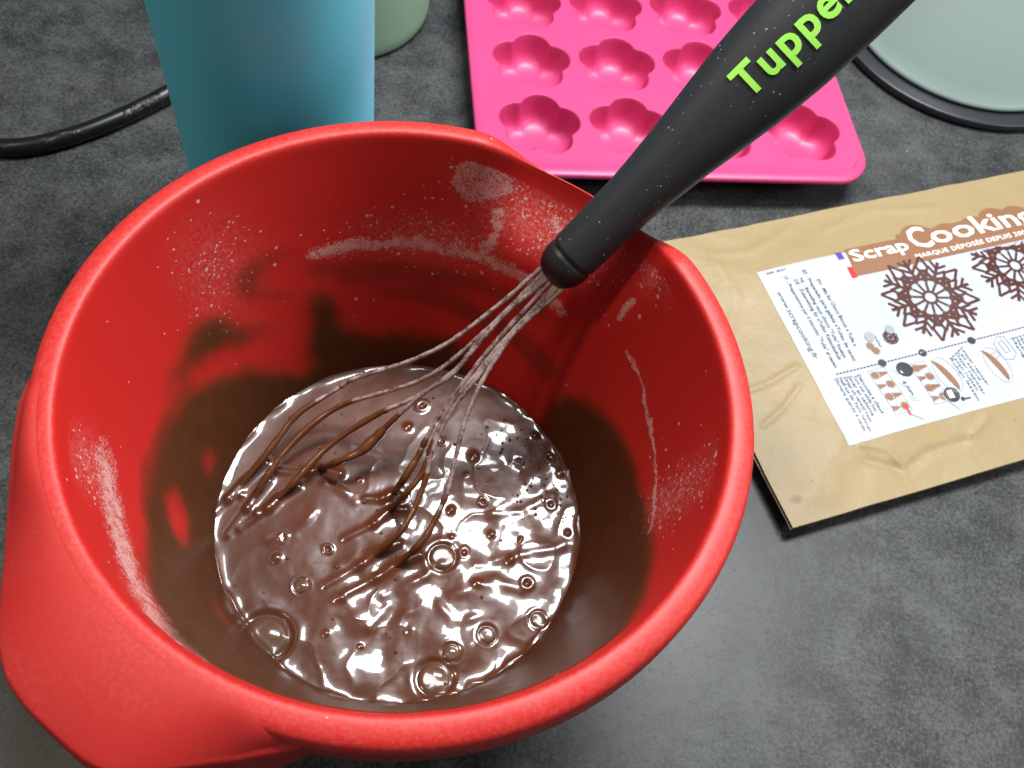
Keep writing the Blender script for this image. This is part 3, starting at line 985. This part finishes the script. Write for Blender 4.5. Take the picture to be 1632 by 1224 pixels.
# ------------------------------------------------------------------ kraft pouch
PA = .5148
PO = np.array([.1347, .1900])
peu = np.array([math.cos(PA), math.sin(PA)])
pev = np.array([-peu[1], peu[0]])
PW, PH = .27, .1640
CREASE = [([(.002, .078), (.012, .069), (.022, .070), (.040, .0745)], .0006, .0016), ([(.010, .050), (.022, .055), (.036, .064)], .0005, .0014),
          ([(.050, .020), (.066, .011), (.082, .016), (.105, .0165)], -.0007, .0022), ([(.066, .011), (.062, .022), (.050, .028)], .0005, .0015), ([(.105, .0165), (.12, .024)], .0006, .002),
          ([(.030, .150), (.050, .146), (.080, .156)], .0004, .003), ([(.015, .10), (.03, .12), (.028, .145)], .0004, .003), ([(.10, .150), (.13, .157), (.17, .150)], .0005, .003)]


def pouch_z(u, v):
    u, v = np.asarray(u, float), np.asarray(v, float)
    e = np.minimum(np.minimum(u, PW - u) / 1.3, np.minimum(v, PH - v))
    e = np.clip(e, 0, 1)
    z = .0095 + .0045 * sstep(0, .045, e)
    soft_ = sstep(0, .02, e)
    z = z + .0011 * vnoise(u * 26 + 5, v * 30 + 2) * (.5 + .5 * soft_)
    z = z + .0004 * vnoise(u * 75 + 15, v * 80 + 2) * (1 - .8 * in_label(u, v))
    for L, a, w in CREASE:
        d = dist_poly(u, v, L)
        z = z + 1.7 * a * np.exp(-(d / w) ** 2)
    return z


def in_label(u, v):
    return sstep(.038, .05, u) * sstep(.022, .035, v) * (1 - sstep(.128, .142, v))


def pw_(u, v, dz=0.0):
    u, v = np.broadcast_arrays(np.asarray(u, float), np.asarray(v, float))
    x = PO[0] + u * peu[0] + v * pev[0]
    y = PO[1] + u * peu[1] + v * pev[1]
    return np.stack([x, y, pouch_z(u, v) + dz], -1)


pouch = empty('paper_pouch', (PO[0], PO[1], 0), 'flat kraft paper pouch with a white recipe label showing brown snowflakes', 'pouch')
nu, nv = 240, 150
uu, vv = np.meshgrid(np.linspace(0, PW, nu), np.linspace(0, PH, nv), indexing='ij')
edge_w = .0006 * vnoise(uu * 60, vv * 0 + 3)
P = pw_(uu, vv)
nf = nu * nv
# front sheet has a 0.3 mm thickness: second layer of vertices
Pb = P.copy()
Pb[..., 2] -= .0003
faces = grid_faces(nu, nv, flip=True) + grid_faces(nu, nv, base=nf)
front = mesh('front_sheet', np.vstack([P.reshape(-1, 3), Pb.reshape(-1, 3)]), faces, M_kraft, pouch)
stain = np.exp(-(((uu - .0079) / .0030) ** 2 + ((vv - .0118) / .0022) ** 2) ** 3)
d = dist_poly(uu, vv, [(.0877, .0282), (.089, .023), (.092, .019)])
oil = np.exp(-(d / .0028) ** 2) * (.6 + .4 * vnoise(uu * 400, vv * 400))
for nm, a in (('stain', stain), ('oil', oil)):
    at = front.data.attributes.new(nm, 'FLOAT', 'POINT')
    at.data.foreach_set('value', np.concatenate([a.reshape(-1)] * 2).astype(np.float32))
e = np.clip(np.minimum(np.minimum(uu, PW - uu), np.minimum(vv, PH - vv)), 0, 1)
Q = pw_(uu, vv)
Q[..., 2] = np.minimum(Q[..., 2] - .0016, .0078 - .0070 * sstep(0, .04, e))
lean = (.0022 * sstep(.02, .09, vv) + .0005) * (1 - sstep(0, .03, uu))
Q[..., 0] -= lean * peu[0]
Q[..., 1] -= lean * peu[1]
back = mesh('back_sheet', Q.reshape(-1, 3), grid_faces(nu, nv, flip=True), M_kraft, pouch)

# the printed label, draped on the front sheet
LU0, LU1, LV0, LV1 = .0452, .235, .0287, .1315
lu, lv = np.meshgrid(np.linspace(LU0, LU1, 150), np.linspace(LV0, LV1, 90), indexing='ij')
lus = lu - (LU0 - .0447) * 0 + .0022 * (lv - LV0) / (LV1 - LV0) * (1 - (lu - LU0) / (LU1 - LU0)) - .0012
label = mesh('label', pw_(lus, lv, .00018).reshape(-1, 3), grid_faces(150, 90, flip=True), M_label, pouch)

_lay = [0]






class Print:
    """flat print collected in label coordinates, one mesh per motif"""

    def __init__(s):
        s.v, s.f, s.n = [], [], 0

    def add(s, pts, faces):
        _lay[0] += 1
        dz = .00034 + (_lay[0] % 60) * .000002
        pts, faces = fine(np.asarray(pts, float), faces)
        s.v.append(pw_(pts[:, 0], pts[:, 1], dz))
        s.f += [tuple(i + s.n for i in g) for g in faces]
        s.n += len(pts)
        return s

    def poly(s, pts):
        return s.add(pts, [tuple(range(len(pts)))])

    def bar(s, a, b, w):
        a, b = np.array(a, float), np.array(b, float)
        d_ = (b - a) / (np.linalg.norm(b - a) + 1e-12)
        n_ = np.array([-d_[1], d_[0]]) * w / 2
        k = max(1, int(np.linalg.norm(b - a) / .004))
        pts = []
        for t in np.linspace(0, 1, k + 1):
            c_ = a + (b - a) * t
            pts += [c_ + n_, c_ - n_]
        return s.add(pts, [(2 * i, 2 * i + 1, 2 * i + 3, 2 * i + 2) for i in range(k)])

    def path(s, pts, w, closed=False):
        pts = list(pts)
        for a, b in zip(pts, pts[1:] + (pts[:1] if closed else [])):
            s.bar(a, b, w)
        return s

    def disc(s, c_, r, n=20, ry=None):
        ry = ry or r
        return s.poly([(c_[0] + r * math.cos(a), c_[1] + ry * math.sin(a)) for a in np.linspace(0, 6.2832, n, endpoint=False)])

    def ring(s, c_, r, w, n=24, ry=None, a0=0, a1=360):
        ry = ry or r
        aa_ = np.radians(np.linspace(a0, a1, n + 1))
        pts = []
        for a in aa_:
            pts += [(c_[0] + (r + w / 2) * math.cos(a), c_[1] + (ry + w / 2) * math.sin(a)), (c_[0] + (r - w / 2) * math.cos(a), c_[1] + (ry - w / 2) * math.sin(a))]
        return s.add(pts, [(2 * i, 2 * i + 1, 2 * i + 3, 2 * i + 2) for i in range(n)])

    def text(s, txt, at, width=None, height=.002, bold=0.0, down=False, spacing=1.0, curve=None):
        """height = cap height; down = text runs towards -v, tops towards +u"""
        co_, fs_ = text_mesh(txt, 1.0, bold, 0, 0, 2, spacing)
        if not len(co_):
            return s
        sy = height / .70
        sx = sy if width is None else width / max(1e-6, co_[:, 0].max())
        x, y = co_[:, 0] * sx, co_[:, 1] * sy
        if curve is not None:
            y = y + curve(x)
        if down:
            return s.add(np.stack([at[0] + y, at[1] - x], -1), fs_)
        return s.add(np.stack([at[0] + x, at[1] + y], -1), fs_)

    def done(s, name, mat):
        return mesh(name, np.vstack(s.v), s.f, mat, label, False)


# banner with scalloped top
bump_ = [(.1475, .1300, .0115), (.166, .1275, .0105), (.1835, .1275, .0105), (.199, .1305, .0110), (.2135, .1285, .0115), (.227, .1260, .0100)]
us = np.linspace(.0965, .236, 140)
topv = np.full(us.shape, .1335)
for bu, bv_, br in bump_:
    dd = br * br - (us - bu) ** 2
    topv = np.maximum(topv, np.where(dd > 0, bv_ + np.sqrt(np.maximum(dd, 0)), 0))
topv = np.where(us < .134, .1335, np.maximum(topv, .1365))
pts = []
for u_, t_ in zip(us, topv):
    lo = .1155
    sh = .003 if u_ < .097 else 0
    for q in np.linspace(0, 1, 6):
        pts.append((u_ + .0032 * (q * (1 - sstep(.0965, .11, u_))), lo + (t_ - lo) * q))
b = Print()
b.add(pts, grid_faces(len(us), 6, flip=True))
b.done('banner', M_tan)
Print().add([(.0928, .1274), (.0964, .1274), (.0968, .1325), (.0932, .1325)], [(0, 1, 2, 3)]).done('flag_stripe', M_violet)
Print().add([(.0938, .1147), (.0974, .1147), (.0976, .1217), (.0942, .1217)], [(0, 1, 2, 3)]).done('flag_stripe', M_redp)
pr = Print()
pr.text('Scrap', (.1003, .1243), .0365, .0078, .018, curve=lambda x: x * .02)
pr.text('C', (.1395, .1245), .0135, .0150, .018)
pr.text('ooking', (.1530, .1252), .0700, .0128, .014)
pr.text('MARQUE D\u00c9POS\u00c9E DEPUIS 2001', (.1364, .1184), .0745, .0028, .010, spacing=1.08)
pr.done('brand_lettering', M_white)


def snowflake(pr_, c_, R, w, rot, n=8, hub=True):
    c_ = np.array(c_)
    P_ = lambda r, a: c_ + R * r * np.array([math.cos(math.radians(a)), math.sin(math.radians(a))])
    if hub:
        pr_.ring(c_, R * .135, w * .9, 22)
        for k in range(12):
            a = rot + 30 * k
            pr_.bar(P_(.15, a), P_(.36, a), w * .75)
            pr_.ring(P_(.37, a + 15), R * .085, w * .6, 8, a0=a + 15 - 95, a1=a + 15 + 95)
    pr_.ring(c_, R * .44, w * 1.0, 32)
    for k in range(n):
        a = rot + 360 / n * k
        st = 360 / n / 2
        # diamond arm
        q = [P_(.50, a), P_(.74, a - 9.5), P_(1.0, a), P_(.74, a + 9.5)]
        pr_.path(q, w * .85, True)
        pr_.disc(P_(.50, a), R * .065, 10)
        pr_.path([P_(.47, a - st), P_(.66, a), P_(.47, a + st)], w * 1.2)
        # branching arm
        b_ = a + st
        pr_.bar(P_(.46, b_), P_(.93, b_), w)
        for r0_, r1_, da in ((.60, .78, 13), (.75, .93, 10)):
            pr_.bar(P_(r0_, b_), P_(r1_, b_ + da), w * .85)
            pr_.bar(P_(r0_, b_), P_(r1_, b_ - da), w * .85)
    return pr_


snowflake(Print(), (.1301, .0940), .0268, .0018, -107.6).done('snowflake', M_choc)
# the second one is cut by the banner: only its lower part is printed
cut = Print()
snowflake(cut, (.1900, .1012), .0268, .0018, -98)
vs_, fs2 = np.vstack(cut.v), []
vloc = (vs_[:, :2] - PO) @ pev
for g in cut.f:
    if max(vloc[list(g)]) < .1153:
        fs2.append(g)
mesh('snowflake', vs_, fs2, M_choc, label, False)

for (t_, at, w_, h_, bd) in (
        ('www.scrapcooking.fr', (.0502, .1171), .0414, .0027, .010),
        ('EN - Mix for Choco Biscuit \u00ab Tuile \u00bb', (.0738, .1186), .0416, .0020, .012),
        ('ES - Preparado para galleta \u00abTuile\u00bb de cacao', (.0693, .1260), .0568, .0020, .012),
        ('NL - Bereiding voor choco "Tuile" koekje', (.0652, .1216), .0493, .0020, .012),
        ('DE - Zubereitung f\u00fcr \u00abTuile\u00bb Kakaobiskuit', (.0621, .1215), .0496, .0020, .012),
        ('IT - Preparazione per il biscotto "Tuile" al cacao', (.0578, .1248), .0565, .0020, .012),
        ('D\u00e9moulez \u00e0 chaud.', (.0668, .0620), .0235, .0019, .006),
        ('Turn out while hot.', (.0643, .0620), .0215, .0019, .006),
        ('Sacar en caliente.', (.0618, .0625), .0240, .0019, .006),
        ('Draai uit terwijl heet.', (.0593, .0625), .0265, .0019, .006),
        ('Hei\u00df aus der Form nehmen.', (.0568, .0630), .0310, .0019, .006),
        ('Sfornare quando \u00e8 caldo.', (.0543, .0630), .0300, .0019, .006),
        ('6 min', (.0872, .0525), .0085, .0019, .010),
        ('ou/or', (.0868, .0800), .0070, .0017, .006)):
    Print().text(t_, at, w_, h_, bd, down=True).done('text_line', M_grey)
for k, (t_, w_) in enumerate((('Laisser reposer', .024), ('Let stand', .019), ('Dejar reposar', .026), ('Laten rusten', .022), ('Ruhen lassen', .026))):
    Print().text(t_, (.1288 - .0024 * k, .0628 - .001 * k), w_, .0017, 0.0, down=True).done('text_line', M_grey)
for k, (t_, w_) in enumerate((('M\u00e9langer au fouet', .028), ('Mix with a whisk', .025), ('Mezclar bien', .024), ('Mengen', .018))):
    Print().text(t_, (.1660 - .0024 * k, .0610), w_, .0017, 0.0, down=True).done('text_line', M_grey)
Print().text('REF. 8557', (.0505, .1284), .0115, .0014, 0.0).done('text_line', M_grey)
# dotted rule with numbered discs
rule = Print()
u_ = .0565
while u_ < .232:
    rule.bar((u_, .0648), (u_ + .0013, .0648), .0007)
    u_ += .0020
rule.done('dashed_rule', M_grey)
for dgt, u_ in (('4', .0833), ('3', .1073), ('2', .1371), ('1', .176)):
    Print().disc((u_, .0648), .0022).done('step_disc', M_grey)
    Print().text(dgt, (u_ - .0010, .0657), None, .0019, .02, down=True).done('step_number', M_white)


def little_tree(pr_, c_, h):
    x, y = c_
    for k in range(3):
        pr_.poly([(x - h * .42 + k * h * .3, y), (x - h * .55 + k * h * .3, y + h * (.42 - .08 * k)), (x + h * .0 + k * h * .28, y), (x - h * .55 + k * h * .3, y - h * (.42 - .08 * k))])


def tray_icon(u0, u1, v0, v1):
    Print().path([(u0, v0), (u1, v0), (u1, v1), (u0, v1)], .0003, True).done('tray_outline', M_lgrey)
    sn, tr = Print(), Print()
    rows_, cols_ = 4, 2
    for r_ in range(rows_):
        for c2 in range(cols_):
            x = u0 + (u1 - u0) * (c2 + .5) / cols_
            y = v1 + (v0 - v1) * (r_ + .5) / rows_
            if (r_ + c2) % 2:
                little_tree(tr, (x, y), .0046)
            else:
                sn.disc((x, y), .0019)
                for k in range(10):
                    a = 2 * math.pi * k / 10
                    sn.bar((x + .0014 * math.cos(a), y + .0014 * math.sin(a)), (x + .0026 * math.cos(a), y + .0026 * math.sin(a)), .0004)
    sn.done('biscuit_icon', M_tan)
    tr.done('tree_icon', M_tan)


tray_icon(.0735, .0830, .0365, .0625)
tray_icon(.0965, .1050, .0365, .0605)
hot = Print()
for k in range(3):
    for q in range(3):
        hot.bar((.0845 + .0008 * q, .0600 - k * .008 - q * .0013), (.0880 + .0008 * q, .0590 - k * .008 - q * .0013), .00025)
hot.bar((.0800, .0360), (.0865, .0310), .0006)
hot.bar((.1020, .0400), (.1075, .0310), .0006)
hot.done('steam_icon', M_lgrey)
# oven, badge
Print().disc((.0925, .0585), .0043, 28).done('oven_icon', M_grey)
Print().path([(.0900, .0570), (.0950, .0570), (.0950, .0605), (.0900, .0605)], .0005, True).bar((.0915, .0585), (.0935, .0585), .0018).done('oven_window', M_white)
Print().disc((.1078, .0392), .0041, 28).done('timer_icon', M_grey)
Print().poly([(.1055, .0375), (.1085, .0372), (.1088, .0415), (.1060, .0418)]).done('timer_face', M_white)
Print().text('15min', (.1062, .0412), .0058, .0014, .01, down=True).done('timer_text', M_grey)
# bowls with batter
for cu_, cv_, tl in ((.1115, .0500, 0), (.1412, .0485, 1)):
    Print().ring((cu_ + .001, cv_), .0058, .0003, 30, .0105).done('bowl_outline', M_lgrey)
    aa_ = np.linspace(0, 1, 14)
    left_ = [(cu_ - .0030 + .0045 * t, cv_ + .0098 - .0195 * t + .0012 * math.sin(t * 6.3)) for t in aa_]
    right_ = [(cu_ - .0030 + .0045 * t + .0036 * math.sin(math.pi * t) ** .7, cv_ + .0098 - .0195 * t + .0012 * math.sin(t * 6.3)) for t in aa_]
    pts = left_ + right_
    n_ = len(aa_)
    Print().add(pts, [(i, i + 1, n_ + i + 1, n_ + i) for i in range(n_ - 1)]).done('batter_icon', M_tan)
mx_ = Print()
mx_.path([(.1475, .0600), (.1520, .0635), (.1560, .0625), (.1565, .0520), (.1530, .0490), (.1480, .0505)], .0005, True)
mx_.path([(.1505, .0600), (.1535, .0610), (.1540, .0540), (.1510, .0535)], .0005, True)
mx_.path([(.1478, .0535), (.1440, .0520)], .0006).path([(.1480, .0560), (.1425, .0545)], .0004)
mx_.done('mixer_icon', M_lgrey)
Print().bar((.0810, .0392), (.0810, .0345), .0010).disc((.0810, .0392), .0012, 14).done('thermometer_icon', M_redp)
Print().bar((.1125, .0355), (.1165, .0352), .0008).disc((.1122, .0356), .0011, 14).done('thermometer_icon', M_grey)
Print().disc((.0845, .0800), .0028, 24).done('plain_biscuit', M_lgrey)
Print().disc((.0975, .0815), .0026, 24).done('plain_biscuit', M_lgrey)
snowflake(Print(), (.0955, .0772), .0044, .0005, 10, 8, False).disc((.0955, .0772), .0013).done('snowflake_icon', M_choc)
for q in ((.0822, .0752), (.0838, .0720)):
    b = Print().disc(q, .0018, 16)
    for k in range(10):
        a = 2 * math.pi * k / 10
        b.bar((q[0] + .0014 * math.cos(a), q[1] + .0014 * math.sin(a)), (q[0] + .0025 * math.cos(a), q[1] + .0025 * math.sin(a)), .0004)
    b.done('biscuit_icon', M_tan)
